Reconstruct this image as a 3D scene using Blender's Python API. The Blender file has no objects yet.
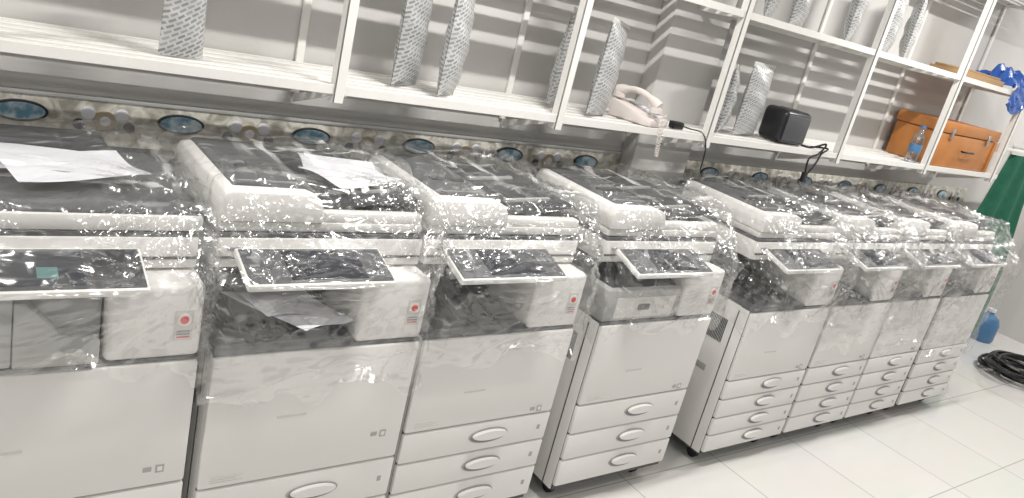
import bpy, bmesh, math, random
from mathutils import Vector, Matrix, noise, Euler
random.seed(4)
C=bpy.context
scene=C.scene
try: scene.view_settings.view_transform='Standard'
except Exception: pass

# ---------------------------------------------------------------- materials
MATS={}
def mat(name,col,rough=.5,metal=0,noise_amt=.04,nscale=6,bump=0,bscale=60,spec=.5):
    if name in MATS: return MATS[name]
    m=bpy.data.materials.new(name); m.use_nodes=True
    nt=m.node_tree; b=nt.nodes['Principled BSDF']
    b.inputs['Roughness'].default_value=rough; b.inputs['Metallic'].default_value=metal
    b.inputs['Specular IOR Level'].default_value=spec
    tc=nt.nodes.new('ShaderNodeTexCoord')
    n=nt.nodes.new('ShaderNodeTexNoise'); n.inputs['Scale'].default_value=nscale; n.inputs['Detail'].default_value=3
    r=nt.nodes.new('ShaderNodeMix'); r.data_type='RGBA'
    c0=[max(0,c*(1-noise_amt)) for c in col]+[1]; c1=[min(1,c*(1+noise_amt)) for c in col]+[1]
    r.inputs[6].default_value=c0; r.inputs[7].default_value=c1
    nt.links.new(tc.outputs['Object'],n.inputs['Vector'])
    nt.links.new(n.outputs['Fac'],r.inputs[0]); nt.links.new(r.outputs[2],b.inputs['Base Color'])
    if bump:
        n2=nt.nodes.new('ShaderNodeTexNoise'); n2.inputs['Scale'].default_value=bscale
        bp=nt.nodes.new('ShaderNodeBump'); bp.inputs['Strength'].default_value=bump; bp.inputs['Distance'].default_value=.01
        nt.links.new(tc.outputs['Object'],n2.inputs['Vector']); nt.links.new(n2.outputs['Fac'],bp.inputs['Height'])
        nt.links.new(bp.outputs['Normal'],b.inputs['Normal'])
    MATS[name]=m; return m
M_white=mat('copier_white',(.82,.81,.79),.40,noise_amt=.01)
M_off=mat('copier_offwhite',(.66,.65,.63),.45,noise_amt=.01)
M_grey=mat('copier_grey',(.42,.42,.415),.5,noise_amt=.02)
M_dark=mat('copier_dark',(.036,.038,.044),.42,noise_amt=.2)
M_mid=mat('copier_midgrey',(.090,.093,.100),.45,noise_amt=.1)
M_gap=mat('panel_gap',(.10,.10,.10),.7)
M_screen=mat('screen_glass',(.02,.024,.035),.08,noise_amt=.3)
M_red=mat('sticker_red',(.7,.08,.06),.5)
M_paper=mat('paper',(.76,.76,.81),.7)
M_ink=mat('ink_grey',(.25,.25,.27),.6)
M_black=mat('black_plastic',(.015,.015,.018),.35,noise_amt=.2)
M_blue=mat('light_blue_plastic',(.08,.20,.38),.3)
M_green=mat('screen_green',(.10,.22,.22),.15)
M_shelf=mat('shelf_white_paint',(.82,.81,.78),.38,bump=.05)
M_wood=mat('box_wood',(.50,.20,.055),.45,noise_amt=.25,nscale=9)
M_cream=mat('phone_cream',(.72,.66,.63),.4)
M_card=mat('cardboard',(.42,.27,.14),.8,noise_amt=.15)
M_steel=mat('steel',(.5,.5,.5),.3,metal=1)
M_greencloth=mat('green_cloth',(.010,.115,.065),.85,noise_amt=.3,nscale=15,bump=.3)
M_wbag=mat('white_cloth',(.7,.7,.7),.7,bump=.3,bscale=20)
M_bluefilm=mat('blue_plastic_sheet',(.03,.11,.42),.35,bump=.4,bscale=25)
M_cap=mat('gold_motif',(.45,.38,.27),.4)
M_wall=mat('wall_paint',(.60,.59,.575),.75,noise_amt=.02,bump=.05)
def tile_floor():
    m=bpy.data.materials.new('floor_tiles'); m.use_nodes=True; nt=m.node_tree; b=nt.nodes['Principled BSDF']
    tc=nt.nodes.new('ShaderNodeTexCoord'); br=nt.nodes.new('ShaderNodeTexBrick')
    br.offset=0; br.inputs['Scale'].default_value=1; br.inputs['Brick Width'].default_value=.6; br.inputs['Row Height'].default_value=.6
    br.inputs['Mortar Size'].default_value=.003; br.inputs['Color1'].default_value=(.74,.73,.71,1); br.inputs['Color2'].default_value=(.72,.71,.69,1); br.inputs['Mortar'].default_value=(.42,.42,.41,1)
    nt.links.new(tc.outputs['Object'],br.inputs['Vector'])
    n=nt.nodes.new('ShaderNodeTexNoise'); n.inputs['Scale'].default_value=2.5; n.inputs['Detail'].default_value=6
    mx=nt.nodes.new('ShaderNodeMix'); mx.data_type='RGBA'; mx.blend_type='MULTIPLY'; mx.inputs[0].default_value=.1
    nt.links.new(tc.outputs['Object'],n.inputs['Vector'])
    nt.links.new(br.outputs['Color'],mx.inputs[6]); nt.links.new(n.outputs['Color'],mx.inputs[7])
    nt.links.new(mx.outputs[2],b.inputs['Base Color']); b.inputs['Roughness'].default_value=.11
    return m
M_floor=tile_floor()
def ramp_mat(name,scale,dist,p0,c0,p1,c1,rough):
    m=bpy.data.materials.new(name); m.use_nodes=True; nt=m.node_tree; b=nt.nodes['Principled BSDF']
    tc=nt.nodes.new('ShaderNodeTexCoord'); v=nt.nodes.new('ShaderNodeTexNoise'); v.inputs['Scale'].default_value=scale; v.inputs['Detail'].default_value=4; v.inputs['Distortion'].default_value=dist
    cr=nt.nodes.new('ShaderNodeValToRGB'); e=cr.color_ramp.elements
    e[0].position=p0; e[0].color=c0; e[1].position=p1; e[1].color=c1
    nt.links.new(tc.outputs['Object'],v.inputs['Vector']); nt.links.new(v.outputs['Fac'],cr.inputs['Fac']); nt.links.new(cr.outputs['Color'],b.inputs['Base Color'])
    b.inputs['Roughness'].default_value=rough; return m
M_border=ramp_mat('border_tiles',24,.8,.36,(.34,.32,.27,1),.62,(.72,.70,.63,1),.3)
M_oval=ramp_mat('oval_glaze',30,0,.4,(.18,.34,.45,1),.62,(.62,.74,.80,1),.15)
def pouch_mat():
    m=bpy.data.materials.new('foil_pouch_print'); m.use_nodes=True; nt=m.node_tree; b=nt.nodes['Principled BSDF']
    tc=nt.nodes.new('ShaderNodeTexCoord'); mp=nt.nodes.new('ShaderNodeMapping'); mp.inputs['Rotation'].default_value=(0,math.radians(35),0)
    br=nt.nodes.new('ShaderNodeTexBrick'); br.inputs['Scale'].default_value=1; br.inputs['Brick Width'].default_value=.024; br.inputs['Row Height'].default_value=.012
    br.inputs['Mortar Size'].default_value=.0030; br.inputs['Color1'].default_value=(.26,.27,.28,1); br.inputs['Color2'].default_value=(.42,.43,.44,1); br.inputs['Mortar'].default_value=(.62,.62,.62,1)
    sx=nt.nodes.new('ShaderNodeSeparateXYZ'); cx=nt.nodes.new('ShaderNodeCombineXYZ')
    nt.links.new(tc.outputs['Object'],mp.inputs['Vector']); nt.links.new(mp.outputs[0],sx.inputs[0])
    nt.links.new(sx.outputs['X'],cx.inputs['X']); nt.links.new(sx.outputs['Z'],cx.inputs['Y']); nt.links.new(cx.outputs[0],br.inputs['Vector'])
    nt.links.new(br.outputs['Color'],b.inputs['Base Color']); b.inputs['Roughness'].default_value=.35; b.inputs['Metallic'].default_value=.25
    n2=nt.nodes.new('ShaderNodeTexNoise'); n2.inputs['Scale'].default_value=18
    bp=nt.nodes.new('ShaderNodeBump'); bp.inputs['Strength'].default_value=.5; bp.inputs['Distance'].default_value=.01
    nt.links.new(tc.outputs['Object'],n2.inputs['Vector']); nt.links.new(n2.outputs['Fac'],bp.inputs['Height']); nt.links.new(bp.outputs['Normal'],b.inputs['Normal'])
    return m
M_pouch=pouch_mat()
def film_mat():
    m=bpy.data.materials.new('stretch_film'); m.use_nodes=True; nt=m.node_tree; nt.nodes.clear(); N=nt.nodes.new; L=nt.links.new
    out=N('ShaderNodeOutputMaterial'); tc=N('ShaderNodeTexCoord')
    def streak(rot,scale,ns,dist,det=3):
        mp=N('ShaderNodeMapping'); mp.inputs['Rotation'].default_value=rot; mp.inputs['Scale'].default_value=scale
        n=N('ShaderNodeTexNoise'); n.inputs['Scale'].default_value=ns; n.inputs['Detail'].default_value=det; n.inputs['Distortion'].default_value=dist
        L(tc.outputs['Object'],mp.inputs['Vector']); L(mp.outputs[0],n.inputs['Vector']); return n.outputs['Fac']
    def math_(op,a,b):
        x=N('ShaderNodeMath'); x.operation=op
        for i,v in enumerate((a,b)):
            if isinstance(v,(int,float)): x.inputs[i].default_value=v
            else: L(v,x.inputs[i])
        return x.outputs[0]
    s1=streak((.1,.2,.35),(.6,13,13),1.6,.08,1)
    s2=streak((.15,-.2,-.9),(13,.7,11),1.6,.08,1)
    s4=streak((.5,.6,1.1),(.8,18,18),1.8,.08,1)
    s3=streak((0,0,0),(4,4,4),1.3,.6,1)
    h=math_('ADD',math_('ADD',s1,math_('MULTIPLY',s2,.6)),math_('ADD',math_('MULTIPLY',s4,.3),math_('MULTIPLY',s3,1.5)))
    def thr(s,a,b_):
        q=N('ShaderNodeMapRange'); q.inputs[1].default_value=a; q.inputs[2].default_value=b_; L(s,q.inputs[0]); return q.outputs[0]
    r=math_('MAXIMUM',math_('MAXIMUM',thr(s1,.64,.74),thr(s2,.64,.74)),thr(s4,.64,.74))
    patch=thr(s3,.45,.7)
    r=math_('MULTIPLY',r,math_('ADD',.15,patch))
    bp=N('ShaderNodeBump'); bp.inputs['Strength'].default_value=1; bp.inputs['Distance'].default_value=.017; L(h,bp.inputs['Height'])
    gl=N('ShaderNodeBsdfGlossy'); gl.inputs['Roughness'].default_value=.21; gl.inputs['Color'].default_value=(1,1,1,1); L(bp.outputs[0],gl.inputs['Normal'])
    df=N('ShaderNodeBsdfDiffuse'); df.inputs['Color'].default_value=(.97,.97,.97,1)
    tr=N('ShaderNodeBsdfTransparent'); tr.inputs['Color'].default_value=(.995,.995,.995,1)
    lw=N('ShaderNodeLayerWeight'); lw.inputs['Blend'].default_value=.3; L(bp.outputs[0],lw.inputs['Normal'])
    fg=math_('ADD',.10,math_('MULTIPLY',lw.outputs['Facing'],.15))
    m2=N('ShaderNodeMixShader'); L(fg,m2.inputs[0]); L(tr.outputs[0],m2.inputs[1]); L(gl.outputs[0],m2.inputs[2])
    fd=math_('ADD',math_('MULTIPLY',r,.32),math_('ADD',.01,math_('MULTIPLY',patch,.02)))  # milky white diffuse streaks painted in to boost the film's highlights
    m3=N('ShaderNodeMixShader'); L(fd,m3.inputs[0]); L(m2.outputs[0],m3.inputs[1]); L(df.outputs[0],m3.inputs[2])
    L(m3.outputs[0],out.inputs['Surface'])
    return m
M_film=film_mat()
def clearplastic():
    m=bpy.data.materials.new('bottle_clear'); m.use_nodes=True; nt=m.node_tree; nt.nodes.clear(); N=nt.nodes.new; L=nt.links.new
    o=N('ShaderNodeOutputMaterial'); t=N('ShaderNodeBsdfTransparent'); t.inputs[0].default_value=(.8,.88,.95,1); g=N('ShaderNodeBsdfGlossy'); g.inputs['Roughness'].default_value=.08
    x=N('ShaderNodeMixShader'); x.inputs[0].default_value=.25; L(t.outputs[0],x.inputs[1]); L(g.outputs[0],x.inputs[2]); L(x.outputs[0],o.inputs[0]); return m
M_clear=clearplastic()

# ---------------------------------------------------------------- mesh builder
class MB:
    def __init__(s): s.bm=bmesh.new(); s.mats=[]
    def mi(s,m):
        if m not in s.mats: s.mats.append(m)
        return s.mats.index(m)
    def _add(s,t,m,mx=None):
        i=s.mi(m)
        for f in t.faces: f.material_index=i
        if mx is not None: t.transform(mx)
        me=bpy.data.meshes.new('tmp'); t.to_mesh(me); t.free(); s.bm.from_mesh(me); bpy.data.meshes.remove(me)
    def box(s,x0,x1,y0,y1,z0,z1,m,b=.004,mx=None,seg=2):
        t=bmesh.new(); bmesh.ops.create_cube(t,size=1)
        for v in t.verts: v.co=Vector((x0+(v.co.x+.5)*(x1-x0),y0+(v.co.y+.5)*(y1-y0),z0+(v.co.z+.5)*(z1-z0)))
        b=min(b,.45*min(abs(x1-x0),abs(y1-y0),abs(z1-z0)))
        if b>0: bmesh.ops.bevel(t,geom=t.edges[:],offset=b,segments=seg,profile=.5,affect='EDGES')
        s._add(t,m,mx)
    def prism(s,pts,axis,a0,a1,m,b=.003,mx=None):
        t=bmesh.new()
        def P(p,a): return {'X':(a,p[0],p[1]),'Y':(p[0],a,p[1]),'Z':(p[0],p[1],a)}[axis]
        A=[t.verts.new(P(p,a0)) for p in pts]; B=[t.verts.new(P(p,a1)) for p in pts]
        t.faces.new(A); t.faces.new(B[::-1]); n=len(pts)
        for i in range(n): t.faces.new((A[i],B[i],B[(i+1)%n],A[(i+1)%n]))
        bmesh.ops.recalc_face_normals(t,faces=t.faces[:])
        if b>0: bmesh.ops.bevel(t,geom=t.edges[:],offset=b,segments=2,profile=.5,affect='EDGES',clamp_overlap=True)
        s._add(t,m,mx)
    def cyl(s,c,r,d,axis,m,r2=None,seg=24,sc=(1,1,1),b=0,mx=None):
        t=bmesh.new(); bmesh.ops.create_cone(t,cap_ends=True,segments=seg,radius1=r,radius2=r if r2 is None else r2,depth=d)
        if b>0: bmesh.ops.bevel(t,geom=[e for e in t.edges if abs(e.verts[0].co.z-e.verts[1].co.z)<1e-6],offset=b,segments=2,affect='EDGES')
        R={'X':Matrix.Rotation(math.pi/2,4,'Y'),'Y':Matrix.Rotation(math.pi/2,4,'X'),'Z':Matrix.Identity(4)}[axis]
        t.transform(R); t.transform(Matrix.Diagonal((*sc,1))); t.transform(Matrix.Translation(c)); s._add(t,m,mx)
    def tube(s,pts,r,m,seg=8):
        t=bmesh.new(); rings=[]; n=len(pts); pts=[Vector(p) for p in pts]
        for i,p in enumerate(pts):
            d=(pts[min(i+1,n-1)]-pts[max(i-1,0)]).normalized(); a=d.orthogonal().normalized() if i==0 else (rings_a-d*rings_a.dot(d)).normalized()
            rings_a=a; bb=d.cross(a)
            rr=r[i] if isinstance(r,list) else r
            rings.append([t.verts.new(p+(a*math.cos(k*2*math.pi/seg)+bb*math.sin(k*2*math.pi/seg))*rr) for k in range(seg)])
        for i in range(n-1):
            for k in range(seg): t.faces.new((rings[i][k],rings[i][(k+1)%seg],rings[i+1][(k+1)%seg],rings[i+1][k]))
        t.faces.new(rings[0][::-1]); t.faces.new(rings[-1]); s._add(t,m)
    def lathe(s,prof,c,m,seg=24):
        t=bmesh.new(); R=[[t.verts.new((r*math.cos(k*2*math.pi/seg)+c[0],r*math.sin(k*2*math.pi/seg)+c[1],z+c[2])) for k in range(seg)] for r,z in prof]
        for i in range(len(R)-1):
            for k in range(seg): t.faces.new((R[i][k],R[i][(k+1)%seg],R[i+1][(k+1)%seg],R[i+1][k]))
        t.faces.new(R[0][::-1]); t.faces.new(R[-1]); s._add(t,m)
    def grid(s,fn,nu,nv,m):
        t=bmesh.new(); V=[[t.verts.new(fn(i/nu,j/nv)) for j in range(nv+1)] for i in range(nu+1)]
        for i in range(nu):
            for j in range(nv): t.faces.new((V[i][j],V[i+1][j],V[i+1][j+1],V[i][j+1]))
        s._add(t,m)
    def done(s,name,loc=(0,0,0),rot=(0,0,0),parent=None,ang=35):
        me=bpy.data.meshes.new(name); s.bm.to_mesh(me); s.bm.free()
        for m in s.mats: me.materials.append(m)
        for p in me.polygons: p.use_smooth=True
        me.set_sharp_from_angle(angle=math.radians(ang))
        o=bpy.data.objects.new(name,me); C.collection.objects.link(o); o.location=loc; o.rotation_euler=rot
        if parent: o.parent=parent
        return o

# ---------------------------------------------------------------- room
YW=2.55; XR=7.7; XL=-2.2; YF=-2.2; ZC=3.0
def simple(name,x0,x1,y0,y1,z0,z1,m):
    b=MB(); b.box(x0,x1,y0,y1,z0,z1,m,b=0); return b.done(name)
simple('floor',XL,XR,YF,YW,-.1,0,M_floor)
simple('ceiling',XL,XR,YF,YW,ZC,ZC+.1,M_wall)
simple('wall_back',XL-.1,XR+.1,YW,YW+.12,-.1,ZC+.1,M_wall)
simple('wall_right',XR,XR+.12,YF,YW,-.1,ZC+.1,M_wall)
simple('wall_left',XL-.12,XL,YF,YW,-.1,ZC+.1,M_wall)
b=MB(); b.box(2.58,2.95,YW-.09,YW-.001,0,ZC,M_wall,b=.004); b.done('wall_pilaster')
b=MB(); b.box(XL,2.575,YW-.013,YW-.001,1.10,1.245,M_border,b=.003)
b.box(XL,2.575,YW-.017,YW-.002,1.237,1.25,M_grey,b=.002)
b.box(2.96,6.2,YW-.013,YW-.001,1.10,1.245,M_border,b=.003)
k=-6
while True:
    x=.65+.215*k
    if x>6.1: break
    if not(2.45<x<3.05) and x>XL+.1:
        if k%2==0:
            b.cyl((x,YW-.016,1.190),.062,.010,'Y',M_dark,sc=(1.12,1,.50),seg=32)
            b.cyl((x,YW-.020,1.190),.055,.012,'Y',M_oval,sc=(1.12,1,.44),seg=32,b=.003)
        else:
            b.cyl((x,YW-.016,1.180),.030,.012,'Y',M_cap,seg=20,b=.003)
            b.cyl((x,YW-.020,1.180),.015,.014,'Y',M_paper,seg=16,b=.003)
            for dx in (-.045,.045):
                b.cyl((x+dx,YW-.016,1.20),.020,.010,'Y',M_paper,seg=16,b=.003)
                b.cyl((x+dx*1.5,YW-.016,1.165),.016,.010,'Y',M_mid,seg=16,b=.003)
    k+=1
b.done('trim_1')

# ---------------------------------------------------------------- shelving
YS=2.20; Z1=1.435; Z2=1.965
posts=[-.95,.03,1.0,1.87,2.72,3.76,4.70,5.62]
b=MB()
def slatshelf(z,x0,x1):
    n=5; wd=.037; span=(YW-.03)-YS
    for i in range(n):
        y=YS+.012+i*(span-wd-.01)/(n-1)
        b.box(x0,x1,y,y+wd,z-.012,z,M_shelf,b=.002,seg=1)
    b.box(x0,x1,YS-.004,YS+.002,z-.026,z+.003,M_shelf,b=.001,seg=1)
    b.box(x0,x1,YW-.022,YW-.016,z-.030,z+.004,M_shelf,b=.001,seg=1)
    for p in posts:
        b.box(p-.004,p+.03,YS,YW-.02,z-.032,z-.013,M_shelf,b=.001,seg=1)
slatshelf(Z1,-1.2,5.70); slatshelf(Z2,-1.2,5.70); slatshelf(2.5,-1.2,5.70)
for p in posts:
    b.box(p-.016,p+.016,YS-.010,YS-.005,Z1-.05,2.56,M_shelf,b=.001,seg=1)
    b.box(p-.016,p-.012,YS-.010,YS+.028,Z1-.05,2.56,M_shelf,b=.001,seg=1)
    b.box(p-.013,p+.013,YW-.014,YW-.002,Z1-.10,2.56,M_shelf,b=.001,seg=1)
    b.prism([(YS+.01,Z1-.03),(YS+.05,Z1-.03),(YW-.015,Z1-.10),(YW-.015,Z1-.13)],'X',p-.004,p+.004,M_shelf,b=0)
b.box(5.64,6.70,YS+.03,YS+.05,1.60,1.62,M_shelf,b=.003)
b.box(5.62,5.66,YS-.005,YS+.06,1.58,1.64,M_shelf,b=.003)
b.box(6.66,6.70,YS+.03,YW-.002,1.60,1.62,M_shelf,b=.003)
b.done('wall_shelf_rack')

# ---------------------------------------------------------------- photocopiers
def handle(b,cx,z,w=.16):
    b.cyl((cx,-.0165,z),.5*w,.006,'Y',M_grey,sc=(1,1,.36),seg=36)  # grey discs paint in the shadow outline around the white grip
    b.cyl((cx,-.0185,z-.002),.46*w,.006,'Y',M_ink,sc=(1,1,.31),seg=36)
    b.cyl((cx,-.026,z+.006),.44*w,.014,'Y',M_white,sc=(1,1,.25),seg=36,b=.004)
def copier(idx,x0,w,drawers,style,wrapz,y0=1.77,yaw=0,dep=.66,adf=True):
    nm='photocopier' if idx==0 else 'photocopier.%03d'%idx
    b=MB(); TB=.795; CT=1.005; SB=1.0; ST=1.095; U=.075
    for cx in (.07,w-.07):
        for cy in (.08,dep-.08):
            b.cyl((cx,cy,.028),.028,.03,'X',M_black,b=.004); b.box(cx-.02,cx+.02,cy-.02,cy+.02,.04,.075,M_mid)
    b.box(.015,w-.015,.02,dep-.015,.06,.09,M_gap)
    b.box(0,w,.004,dep,.075,TB,M_white,b=.008)
    b.box(.004,w-.004,-.002,.02,.08,TB-.004,M_gap,b=0)
    zs=drawers
    top=TB-.006
    b.box(.001,w-.001,-.016,.004,zs[0]+.003,top,M_white,b=.007)
    for a,c in zip(zs[:-1],zs[1:]):
        b.box(.001,w-.001,-.016,.004,c+.003,a-.003,M_white,b=.006)
        handle(b,w*.56,(a+c)/2+.005)
        b.box(w-.05,w-.038,-.0175,-.015,(a+c)/2-.008,(a+c)/2+.01,M_grey,b=0)
    b.box(w*.32,w*.46,-.0172,-.015,.587,.595,M_off,b=0)
    b.box(w-.105,w-.085,-.0172,-.015,.478,.492,M_grey,b=0); b.box(w-.075,w-.055,-.0175,-.015,.472,.495,M_grey,b=0)
    b.box(w-.071,w-.059,-.018,-.015,.477,.490,M_white,b=0)
    for k in range(3): b.box(.03,.03+.09-.02*(k%2),-.0172,-.015,zs[0]+.02+k*.008,zs[0]+.0225+k*.008,M_off,b=0)
    for k in range(12):
        b.box(-.003,.002,.09+k*.008,.094+k*.008,.60,.71,M_mid,b=0)
    b.box(-.003,.004,.12,.20,.44,.47,M_grey,b=.002)
    b.box(-.004,.004,.30,.45,.50,.53,M_mid,b=.004)
    b.box(-.002,.004,.05,.055,.08,TB-.02,M_gap,b=0)
    cw=.215
    b.box(.002,w-.002,-.008,.05,TB-.003,TB+.005,M_mid,b=.001)
    b.box(w-cw,w,-.012,dep,TB+.006,CT-.01,M_white,b=.016,seg=3)
    b.cyl((w-.045,-.0135,TB+.11),.017,.004,'Y',M_white,seg=20); b.cyl((w-.045,-.0150,TB+.11),.010,.004,'Y',M_red,seg=20)
    b.box(w-.066,w-.024,-.0135,-.011,TB+.055,TB+.135,M_off,b=0)
    for k in range(3): b.box(w-.06,w-.03,-.0145,-.012,TB+.062+k*.008,TB+.065+k*.008,M_red if k==0 else M_ink,b=0)
    b.box(0,w-cw,.40,dep,TB,CT,M_off,b=.005)
    b.box(0,.03,.30,.42,TB,CT,M_white,b=.005)
    if style=='cover':
        b.box(.0,w-cw-.004,.02,.40,TB+.004,CT-.005,M_grey,b=.008)
        b.box(.0,w*.42,-.015,.03,TB+.01,CT-.03,M_grey,b=.01)
        b.prism([(w*.42,TB+.01),(w-cw-.01,TB+.01),(w-cw-.01,TB+.07),(w*.55,TB+.09),(w*.45,TB+.17),(w*.42,TB+.17)],'Y',-.018,.025,M_grey,b=.004)
    elif style=='bridge':
        b.box(.0,w-cw-.004,-.005,.40,TB+.004,TB+.13,M_grey,b=.012)
        b.box(.05,w-cw-.04,-.010,0,TB+.02,TB+.10,M_off,b=.008)
        b.box(.16,.22,-.014,0,TB+.05,TB+.075,M_mid,b=.004)
        b.prism([(.02,TB+.13),(.40,TB+.13),(.40,TB+.16),(.06,TB+.145)],'X',.03,w-cw-.02,M_dark,b=.002)
    else:
        b.box(.002,w-cw-.002,-.010,.40,TB+.002,TB+.022,M_mid,b=.006)
        b.prism([(.0,TB+.02),(.40,TB+.02),(.40,TB+.10),(.22,TB+.055),(.03,TB+.028)],'X',.04,w-cw-.02,M_dark,b=.003)
        for k in range(4): b.prism([(.04,TB+.03),(.38,TB+.03),(.38,TB+.104),(.22,TB+.060)],'X',.08+k*.065,.086+k*.065,M_mid,b=0)
        b.box(.03,w-cw-.01,.33,.40,TB+.10,TB+.15,M_dark,b=.006)
    b.box(-.003,w-.005,U,dep-.01,SB,ST-.012,M_white,b=.008)
    b.box(.002,w-.01,U-.002,dep-.015,SB+.026,SB+.033,M_gap,b=0)
    b.box(0,w-.008,U+.004,dep-.02,ST-.014,ST,M_mid,b=.003)
    b.box(.03,.09,U-.0055,U+.02,SB+.05,SB+.058,M_ink,b=0)
    hullpts=[(-.02,U-.03,SB+.05),(w+.01,U-.03,SB+.05),(-.02,dep,SB+.06),(w+.01,dep,SB+.06)]
    if adf:
        AT=ST+.110; yb=dep-.05
        b.box(.0,w-.012,U+.007,yb,ST+.002,ST+.03,M_off,b=.008)
        prof=[(.0,ST+.03),(.0,AT-.030),(.01,AT-.006),(.03,AT),(.23,AT-.002),(.258,AT-.012),(.275,ST+.06),(.275,ST+.03)]
        b.prism(prof,'Y',U+.002,yb-.06,M_white,b=.006)
        prof2=[(.030,AT-.006),(.045,AT+.004),(.21,AT+.002),(.268,AT-.010),(.268,AT-.03),(.04,AT-.04)]
        b.prism(prof2,'Y',U+.055,yb-.055,M_mid,b=.003)
        b.box(.09,.21,.27,.30,AT-.002,AT+.010,M_dark,b=.004)
        b.box(.06,.22,.16,.164,AT-.002,AT+.006,M_grey,b=0)
        tp=[(.275,ST+.055),(w-.02,ST+.085),(w-.02,ST+.095),(.275,ST+.072)]
        b.prism(tp,'Y',U+.045,yb-.07,M_dark,b=.004)
        b.prism([(.29,ST+.03),(w-.03,ST+.03),(w-.03,ST+.05),(.29,ST+.04)],'Y',U+.05,yb-.08,M_mid,b=.003)
        for yy in (.19,dep-.24): b.prism([(.33,ST+.066),(.52,ST+.078),(.52,ST+.098),(.33,ST+.086)],'Y',yy,yy+.015,M_grey,b=.002)
        b.box(.28,w-.015,U+.012,U+.05,ST+.028,ST+.058,M_white,b=.008)
        b.box(.02,w-.06,yb-.06,yb,ST+.028,ST+.09,M_mid,b=.01)
        hullpts+=[(-.028,U-.02,AT-.03),(.03,U-.02,AT+.026),(.25,U-.02,AT+.024),(w+.01,U-.01,ST+.12),(-.024,yb,AT-.02),(.03,yb-.03,AT+.022),(.27,yb-.03,AT+.018),(w,yb,ST+.12)]
    else:
        AT=ST+.05
        b.box(-.004,w+.0,U,dep-.03,ST+.002,AT-.008,M_white,b=.008)
        b.box(.004,w-.006,U+.008,dep-.04,AT-.012,AT,M_mid,b=.004)
        b.box(.0,w*.78,dep-.18,dep-.05,AT,AT+.045,M_dark,b=.012)
        b.box(.0,w*.3,U+.03,dep-.22,AT,AT+.02,M_dark,b=.008)
        hullpts+=[(-.012,U-.02,AT+.015),(w+.01,U-.02,AT+.015),(-.012,dep-.03,AT+.06),(w+.01,dep-.03,AT+.05)]
    if adf: px0,px1=.04,min(.445,w-.12)
    else: px0,px1=-.1,w-.14
    tilt=Matrix.Translation((0,U-.010,SB+.062))@Matrix.Rotation(math.radians(17),4,'X')
    b.box(px0,px1,-.150,.0,-.022,.0,M_white,b=.008,mx=tilt)
    b.box(px0+.008,px1-.008,-.142,-.010,-.003,.003,M_mid if adf else M_dark,b=.002,mx=tilt)
    sx0=px0+(px1-px0)*.28; sx1=px0+(px1-px0)*.80
    b.box(sx0,sx1,-.132,-.020,.001,.005,M_screen,b=.001,mx=tilt)
    for k in range(3):
        b.cyl((px1-.035,-.04-.033*k,.004),.006,.006,'Z',M_ink,seg=14,mx=tilt)
        b.box(px0+.02,px0+.045,-.05-.032*k,-.041-.032*k,.002,.005,M_ink,b=.001,mx=tilt)
    if not adf: b.box(sx1-.09,sx1-.05,-.110,-.075,.004,.0065,M_green,b=.001,mx=tilt)
    b.prism([(U-.04,SB+.01),(U+.02,SB+.005),(U+.02,SB+.05),(U-.06,SB+.03)],'X',px0+.08,px1-.08,M_off,b=.003)
    anchors=[]
    for q in ((px0-.03,-.18),(px1+.05,-.18)):
        p=tilt@Vector((q[0],q[1]-.01,.022)); hullpts.append(tuple(p)); anchors.append(p); p=tilt@Vector((q[0],q[1]-.01,-.04)); hullpts.append(tuple(p))
    anchors.append(Vector((-.02,U,ST+.08))); anchors.append(Vector((w,U,ST+.1))); anchors.append(Vector((w,dep-.05,ST+.1)))
    root=b.done(nm,loc=(x0,y0,0),rot=(0,0,math.radians(yaw)))
    def sheet(cx,cy,z,a,sl=0,ww=.21,hh=.297,cname='paper_sheet'):
        s=MB()
        def fn(u,v):
            x=(u-.5)*ww; y=(v-.5)*hh; zz=.008*math.sin(u*5+a)*math.cos(v*4)+sl*x
            return (x,y,zz)
        s.grid(fn,8,10,M_paper)
        return s.done(cname,loc=(cx,cy,z),rot=(0,0,a),parent=root)
    if adf:
        if idx==1: sheet(w-.16,.38,ST+.107,1.35,.0,ww=.19,hh=.24); sheet(w-.17,.28,ST+.113,1.9,0,ww=.19,hh=.25)
    else:
        sheet(w*.42,.38,AT+.028,1.35); sheet(w*.62,.31,AT+.034,1.8)
    if style=='tray' and idx==1:
        sheet(.22,.09,TB+.085,.5,-.1); sheet(.20,.16,TB+.09,.2,-.1)
    # stretch film
    zb=wrapz; yf=-.030
    for p in ((-.020,yf),(w+.014,yf),(w+.014,dep+.01),(-.020,dep+.01)): hullpts.append((p[0],p[1],zb)); hullpts.append((p[0],p[1],TB))
    hb=bmesh.new()
    for p in hullpts: hb.verts.new(p)
    bmesh.ops.convex_hull(hb,input=hb.verts[:])
    bmesh.ops.delete(hb,geom=[v for v in hb.verts if not v.link_faces],context='VERTS')
    me=bpy.data.meshes.new('h'); hb.to_mesh(me); hb.free()
    ho=bpy.data.objects.new('h',me); C.collection.objects.link(ho)
    md=ho.modifiers.new('r','REMESH'); md.mode='VOXEL'; md.voxel_size=.008
    dg=C.evaluated_depsgraph_get(); dg.update(); em=bpy.data.meshes.new_from_object(ho.evaluated_get(dg))
    bpy.data.objects.remove(ho)
    fb=bmesh.new(); fb.from_mesh(em)
    for _ in range(3): bmesh.ops.smooth_vert(fb,verts=fb.verts[:],factor=.5,use_axis_x=True,use_axis_y=True,use_axis_z=True)
    fb.normal_update()
    kill=[f for f in fb.faces if (f.normal.z<-.7 and f.calc_center_median().z<zb+.03) or (f.normal.y>.8 and f.calc_center_median().y>dep-.03)]
    bmesh.ops.delete(fb,geom=kill,context='FACES'); fb.normal_update()
    off=Vector((idx*3.1,idx*1.7,0))
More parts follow.
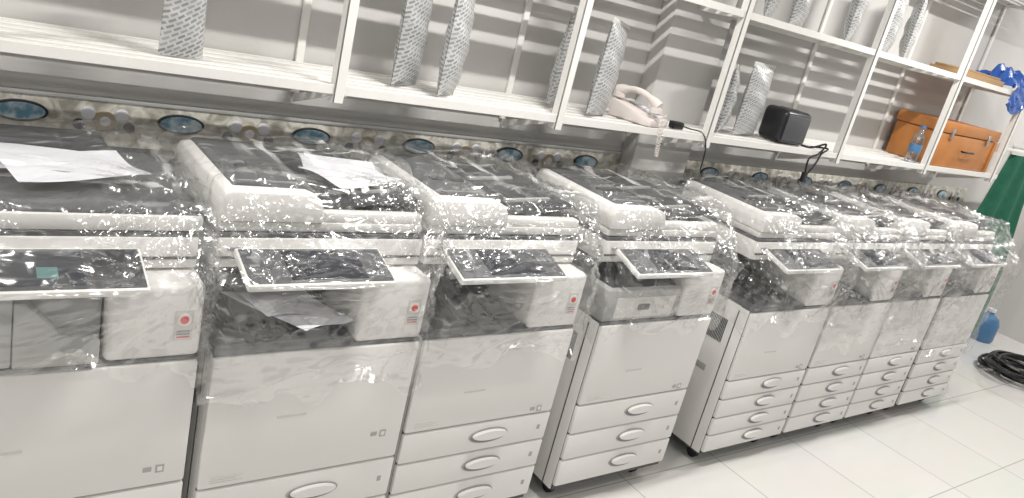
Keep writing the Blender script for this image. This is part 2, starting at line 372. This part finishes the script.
    R1=Matrix.Rotation(.5,3,'Z')@Matrix.Rotation(.3,3,'X'); R2=Matrix.Rotation(-.8,3,'Z')@Matrix.Rotation(.5,3,'Y')
    cs=[]
    for v in fb.verts:
        p=v.co+off; a=R1@p; c=R2@p
        n1=1-min(1,abs(noise.noise(Vector((a.x*1.3,a.y*9,a.z*9))))*4)
        n2=1-min(1,abs(noise.noise(Vector((c.x*9,c.y*1.5,c.z*8))))*4)
        d=.014*n1+.012*n2+.022*noise.noise(p*4.5)
        d*=min(1,.35+3*abs(noise.noise(p*2.3+Vector((5,1,2)))))
        for k,A in enumerate(anchors):
            q=v.co-A; L=q.length
            if .02<L<.34:
                u=q/L; s=noise.noise(u*7+Vector((k*3+idx,0,0)))
                rd=(1-min(1,abs(s)*5))
                d+=.015*rd*math.sin(math.pi*min(1,L/.34))*min(1,L/.08)
        cs.append(v.co+v.normal*(d+.003))
    for v,c in zip(fb.verts,cs):
        v.co=c
        if v.co.z<zb+.03: v.co.z+=.09*noise.noise(Vector(((c.x+off.x)*9,c.y*9,0)))
    me2=bpy.data.meshes.new('plastic_wrap'); fb.to_mesh(me2); fb.free()
    me2.materials.clear(); me2.materials.append(M_film)
    for p in me2.polygons: p.use_smooth=True; p.material_index=0
    fo=bpy.data.objects.new('plastic_wrap',me2); C.collection.objects.link(fo); fo.parent=root
    return root

copier(0,-.13,.68,[.43,.25,.10],'cover',.78,adf=False)
copier(1,.585,.60,[.385,.24,.10],'tray',.66)
copier(2,1.20,.60,[.46,.345,.23,.10],'tray',.72)
copier(3,1.93,.61,[.46,.335,.22,.10],'bridge',.77)
copier(4,2.81,.60,[.46,.365,.27,.18,.09],'tray',.73)
copier(5,3.435,.545,[.46,.365,.27,.18,.09],'tray',.60)
copier(6,4.00,.53,[.46,.365,.27,.18,.09],'tray',.52)
copier(7,4.58,.58,[.46,.365,.27,.18,.09],'tray',.40)

# ---------------------------------------------------------------- toner pouches
pc=[0]
def pouch(x,y,z,w=.17,h=.36,t=.07,rz=0,rx=0,ry=0):
    nm='toner_pouch' if pc[0]==0 else 'toner_pouch.%03d'%pc[0]; pc[0]+=1
    b=MB()
    for sgn in (1,-1):
        def fn(u,v,s=sgn):
            ex=max(0,4*u*(1-u))**.55; ez=min(1,max(0,4*v*(1-v))**.6)*(1.15-.3*v)
            zz=v*h; xx=(u-.5)*w*(1-.06*math.sin(v*math.pi))
            wr=.004*math.sin(v*23+u*5)*ex*ez
            return (xx,s*(t/2*ex*ez+wr+.0007),zz)
        b.grid(fn,14,22,M_pouch)
    b.box(-w/2,w/2,-.002,.002,h-.012,h+.012,M_off,b=.001)
    return b.done(nm,loc=(x,y,z),rot=(rx,ry,rz),ang=60)
Z=Z1+.004
pouch(.57,2.30,Z,rz=.1,h=.34,w=.12)
pouch(1.30,2.36,Z,rz=.5,w=.15); pouch(1.42,2.28,Z,rz=.7,w=.17,ry=.05)
pouch(1.97,2.37,Z,rz=.6,w=.19,ry=.14); pouch(2.13,2.30,Z,rz=.5,w=.21,ry=.10)
pouch(3.12,2.33,Z,rz=.2,w=.22,h=.33); pouch(2.96,2.35,Z,rz=.6,w=.14,h=.3)
Zu=Z2+.004
pouch(3.25,2.34,Zu,rz=.3,w=.18); pouch(3.66,2.32,Zu,rz=.5,w=.17); pouch(4.02,2.32,Zu,rz=.3,w=.18); pouch(4.25,2.34,Zu,rz=.6,w=.18); pouch(2.98,2.3,Zu,rz=.5,w=.17)

b=MB()
b.prism([(-.10,0),(.10,0),(.10,.075),(-.10,.03)],'X',-.09,.09,M_cream,b=.008)
sl=Matrix.Rotation(math.atan2(.045,.2),4,'X')
for i in range(4):
    for j in range(3): b.box(-.01+j*.026,.010+j*.026,-.075+i*.028,-.056+i*.028,.050,.058,M_paper,b=.003,mx=sl)
b.box(-.0,.07,.04,.075,.052,.056,M_grey,b=.001,mx=sl)
pts=[];rad=[]
for i in range(13):
    t=i/12; pts.append((-.055,-.10+.2*t,.085+.03*math.sin(t*math.pi)+.02*t)); rad.append(.022 if i in(0,1,11,12) else (.018 if i in(2,10) else .013))
b.tube(pts,rad,M_cream,seg=12)
b.cyl((-.055,-.09,.068),.027,.03,'Z',M_cream,b=.006); b.cyl((-.055,.09,.09),.027,.03,'Z',M_cream,b=.006)
cp=[]
for i in range(260):
    t=i/259; a=t*2*math.pi*32
    c=Vector((-.05+.03*t,-.12-.02*math.sin(t*math.pi),.06-.17*math.sin(t*math.pi))); cp.append(c+Vector((.006*math.cos(a),.006*math.sin(a),0)))
b.tube(cp,.0017,M_cream,seg=5)
b.done('telephone',loc=(2.40,2.325,Z1+.002),rot=(0,0,.35))
def spl(P,n=10):
    P=[Vector(p) for p in P]; P=[P[0]]+P+[P[-1]]; out=[]
    for i in range(1,len(P)-2):
        for k in range(n):
            t=k/n; a,b_,c,d=P[i-1],P[i],P[i+1],P[i+2]
            out.append(.5*((2*b_)+(-a+c)*t+(2*a-5*b_+4*c-d)*t*t+(-a+3*b_-3*c+d)*t**3))
    out.append(P[-2]); return out
b=MB(); b.box(-.03,.03,-.02,.02,0,.03,M_black,b=.006)
b.tube(spl([(.03,0,.015),(.07,-.02,.01),(.10,-.07,.006),(.11,-.10,-.05),(.12,-.10,-.15)]),.003,M_black)
b.done('power_adapter',loc=(2.58,2.27,Z1+.002),rot=(0,0,0))
b=MB(); b.box(-.095,.095,-.08,.08,0,.165,M_black,b=.03,seg=4)
b.box(-.075,.075,-.084,-.07,.02,.145,M_mid,b=.01); b.cyl((0,0,.165),.05,.006,'Z',M_mid,b=.002)
b.done('black_speaker',loc=(3.39,2.31,Z1+.002),rot=(0,0,-.15))
b=MB()
zz=Z1+.008
b.tube(spl([(3.51,2.28,zz),(3.55,2.23,zz),(3.60,2.188,Z1+.04),(3.56,2.184,Z1-.01),(3.49,2.183,Z1-.04),(3.51,2.183,Z1-.12),(3.56,2.183,Z1-.06),(3.58,2.183,Z1-.01),(3.62,2.184,Z1+.02),(3.57,2.25,zz)]),.005,M_black)
b.box(3.49,3.52,2.175,2.195,Z1-.16,Z1-.11,M_black,b=.004)
b.done('power_cord')
b=MB(); W,D_,Hh=.78,.28,.27
b.box(0,W,0,D_,0,.20,M_wood,b=.006); b.box(-.006,W+.006,-.006,D_+.006,.203,Hh,M_wood,b=.006)
for x in (.12,W-.16): b.box(x,x+.03,-.012,0,.17,.235,M_steel,b=.002)
b.tube(spl([(W*.42,-.01,.11),(W*.42,-.03,.11),(W*.58,-.03,.11),(W*.58,-.01,.11)]),.006,M_black)
for x in (0,W-.03): b.box(x,x+.03,-.009,0,.002,.2,M_wood,b=.002)
b.done('wooden_tool_box',loc=(4.78,2.23,Z1+.002))
b=MB(); b.lathe([(.030,0),(.034,.01),(.034,.06),(.031,.07),(.034,.08),(.034,.13),(.030,.155),(.014,.19),(.014,.20)],(0,0,0),M_clear); b.cyl((0,0,.207),.016,.018,'Z',M_blue,b=.002); b.lathe([(.0345,.06),(.035,.065),(.035,.10),(.0345,.105)],(0,0,0),M_blue)
b.done('water_bottle',loc=(4.60,2.25,Z1+.002))
b=MB(); b.box(0,.5,0,.24,0,.035,M_card,b=.003); b.box(.02,.48,.02,.22,.036,.05,M_card,b=.003)
b.done('cardboard_sheets',loc=(4.84,2.24,Z2+.003))
b=MB()
def fn(u,v):
    x=u*.34;y=v*.26; z=.02+.10*abs(noise.noise(Vector((u*5,v*4,1))))+.08*math.sin(u*math.pi)*math.sin(v*math.pi)
    return (x,y,max(z,.004))
b.grid(fn,24,18,M_bluefilm)
def fn(u,v): return (u*.34+.02*math.sin(v*5),-.012-.03*abs(noise.noise(Vector((u*6,v*4,3)))),.03-v*.17*(.7+.3*math.sin(u*4)))
b.grid(fn,20,12,M_bluefilm); b.done('blue_plastic_sheet',loc=(5.36,2.20,Z2+.004))

def cloth(name,x,y,ztop,w,h,m,ph,extra=None,t=.05,rz=.3,pin0=.6):
    b=MB()
    for s in (1,-1):
        def fn(u,v):
            pin=pin0+(1-pin0)*min(1,v*1.6)
            xx=(u-.5)*w*pin; yy=s*t*.5*max(0,4*u*(1-u))**.5*(.4+.6*v)+.022*math.sin(u*16+ph+v*2)*(.3+v)
            return (xx,yy,-v*h+.03*math.sin(u*9+ph)*v)
        b.grid(fn,30,24,m)
    b.tube(spl([(0,0,-.01),(0,0,.02),(0,.012,.035),(0,.02,.02)],5),.004,M_steel)
    if extra: extra(b)
    return b.done(name,loc=(x,y,ztop),rot=(0,0,rz),ang=80)
cloth('green_apron',6.08,2.235,1.58,.62,1.38,M_greencloth,0,rz=-.2,pin0=.5)
def ex(b): b.box(-.08,.08,-.06,-.045,-.28,-.12,M_black,b=.01)
cloth('white_jacket',6.54,2.235,1.60,.24,.36,M_wbag,1.5,ex,.10,rz=-.5)
b=MB(); rr=random.Random(2)
for k in range(9):
    P=[];cx,cy=6.72+rr.uniform(-.22,.25),1.88+rr.uniform(-.12,.08)
    for i in range(14):
        a=i*.75; r0=.15+.05*rr.random(); P.append((cx+r0*math.cos(a)*1.3,cy+r0*math.sin(a),.015+.01*k+.01*rr.random()))
    b.tube(spl(P,5),.012,M_black,seg=6)
b.done('cable_coils')
b=MB(); b.lathe([(.09,0),(.10,.02),(.10,.16),(.08,.21),(.03,.24),(.03,.26)],(0,0,0),M_blue); b.cyl((0,0,.27),.034,.03,'Z',M_paper,b=.004); b.tube(spl([(.08,0,.20),(.12,0,.18),(.12,0,.10),(.095,0,.07)]),.01,M_blue)
b.done('blue_water_jug',loc=(7.2,2.38,0))

# ---------------------------------------------------------------- lights
def tube_and_fill_light(x,y,e,i,L=1.3,sz=.05):
    b=MB(); b.box(x-L/2,x+L/2,y-.04,y+.04,ZC-.07,ZC-.001,M_shelf,b=.004); b.done('ceiling_and_fill_lamp' if i==0 else 'ceiling_and_fill_lamp.%03d'%i)
    l=bpy.data.lights.new('tube','AREA'); l.shape='RECTANGLE'; l.size=L; l.size_y=sz; l.energy=e; l.color=(1,.975,.935)
    o=bpy.data.objects.new('tube_and_fill_light_%d'%i,l); C.collection.objects.link(o); o.location=(x,y,ZC-.075)
i=0
for x in (-1.2,1.5,4.2,6.9):
    tube_and_fill_light(x,1.42,40,i,L=.5,sz=.03); i+=1
for x in (-.6,2.2,5.0):  # added front fill row, long so the film picks up streaks
    tube_and_fill_light(x,.1,8,i,L=1.8,sz=.03); i+=1
for x in (-.6,2.2,5.0):  # fill row added behind the camera to brighten fronts and film highlights
    tube_and_fill_light(x,-1.4,17,i,L=1.8,sz=.03); i+=1
w=bpy.data.worlds.new('w'); scene.world=w; w.use_nodes=True; w.node_tree.nodes['Background'].inputs[0].default_value=(1,.99,.98,1); w.node_tree.nodes['Background'].inputs[1].default_value=.16

# ---------------------------------------------------------------- camera
cam=bpy.data.cameras.new('cam'); co=bpy.data.objects.new('camera',cam); C.collection.objects.link(co)
cam.sensor_width=36; cam.lens=779/1024*36; cam.clip_start=.05
R=Vector((.797,-.5577,.2318)).normalized(); F=Vector((.604,.736,-.3061)); F=(F-R*F.dot(R)).normalized(); U=R.cross(F)
co.matrix_world=Matrix(((R.x,U.x,-F.x,0),(R.y,U.y,-F.y,0),(R.z,U.z,-F.z,1.82),(0,0,0,1)))
scene.camera=co
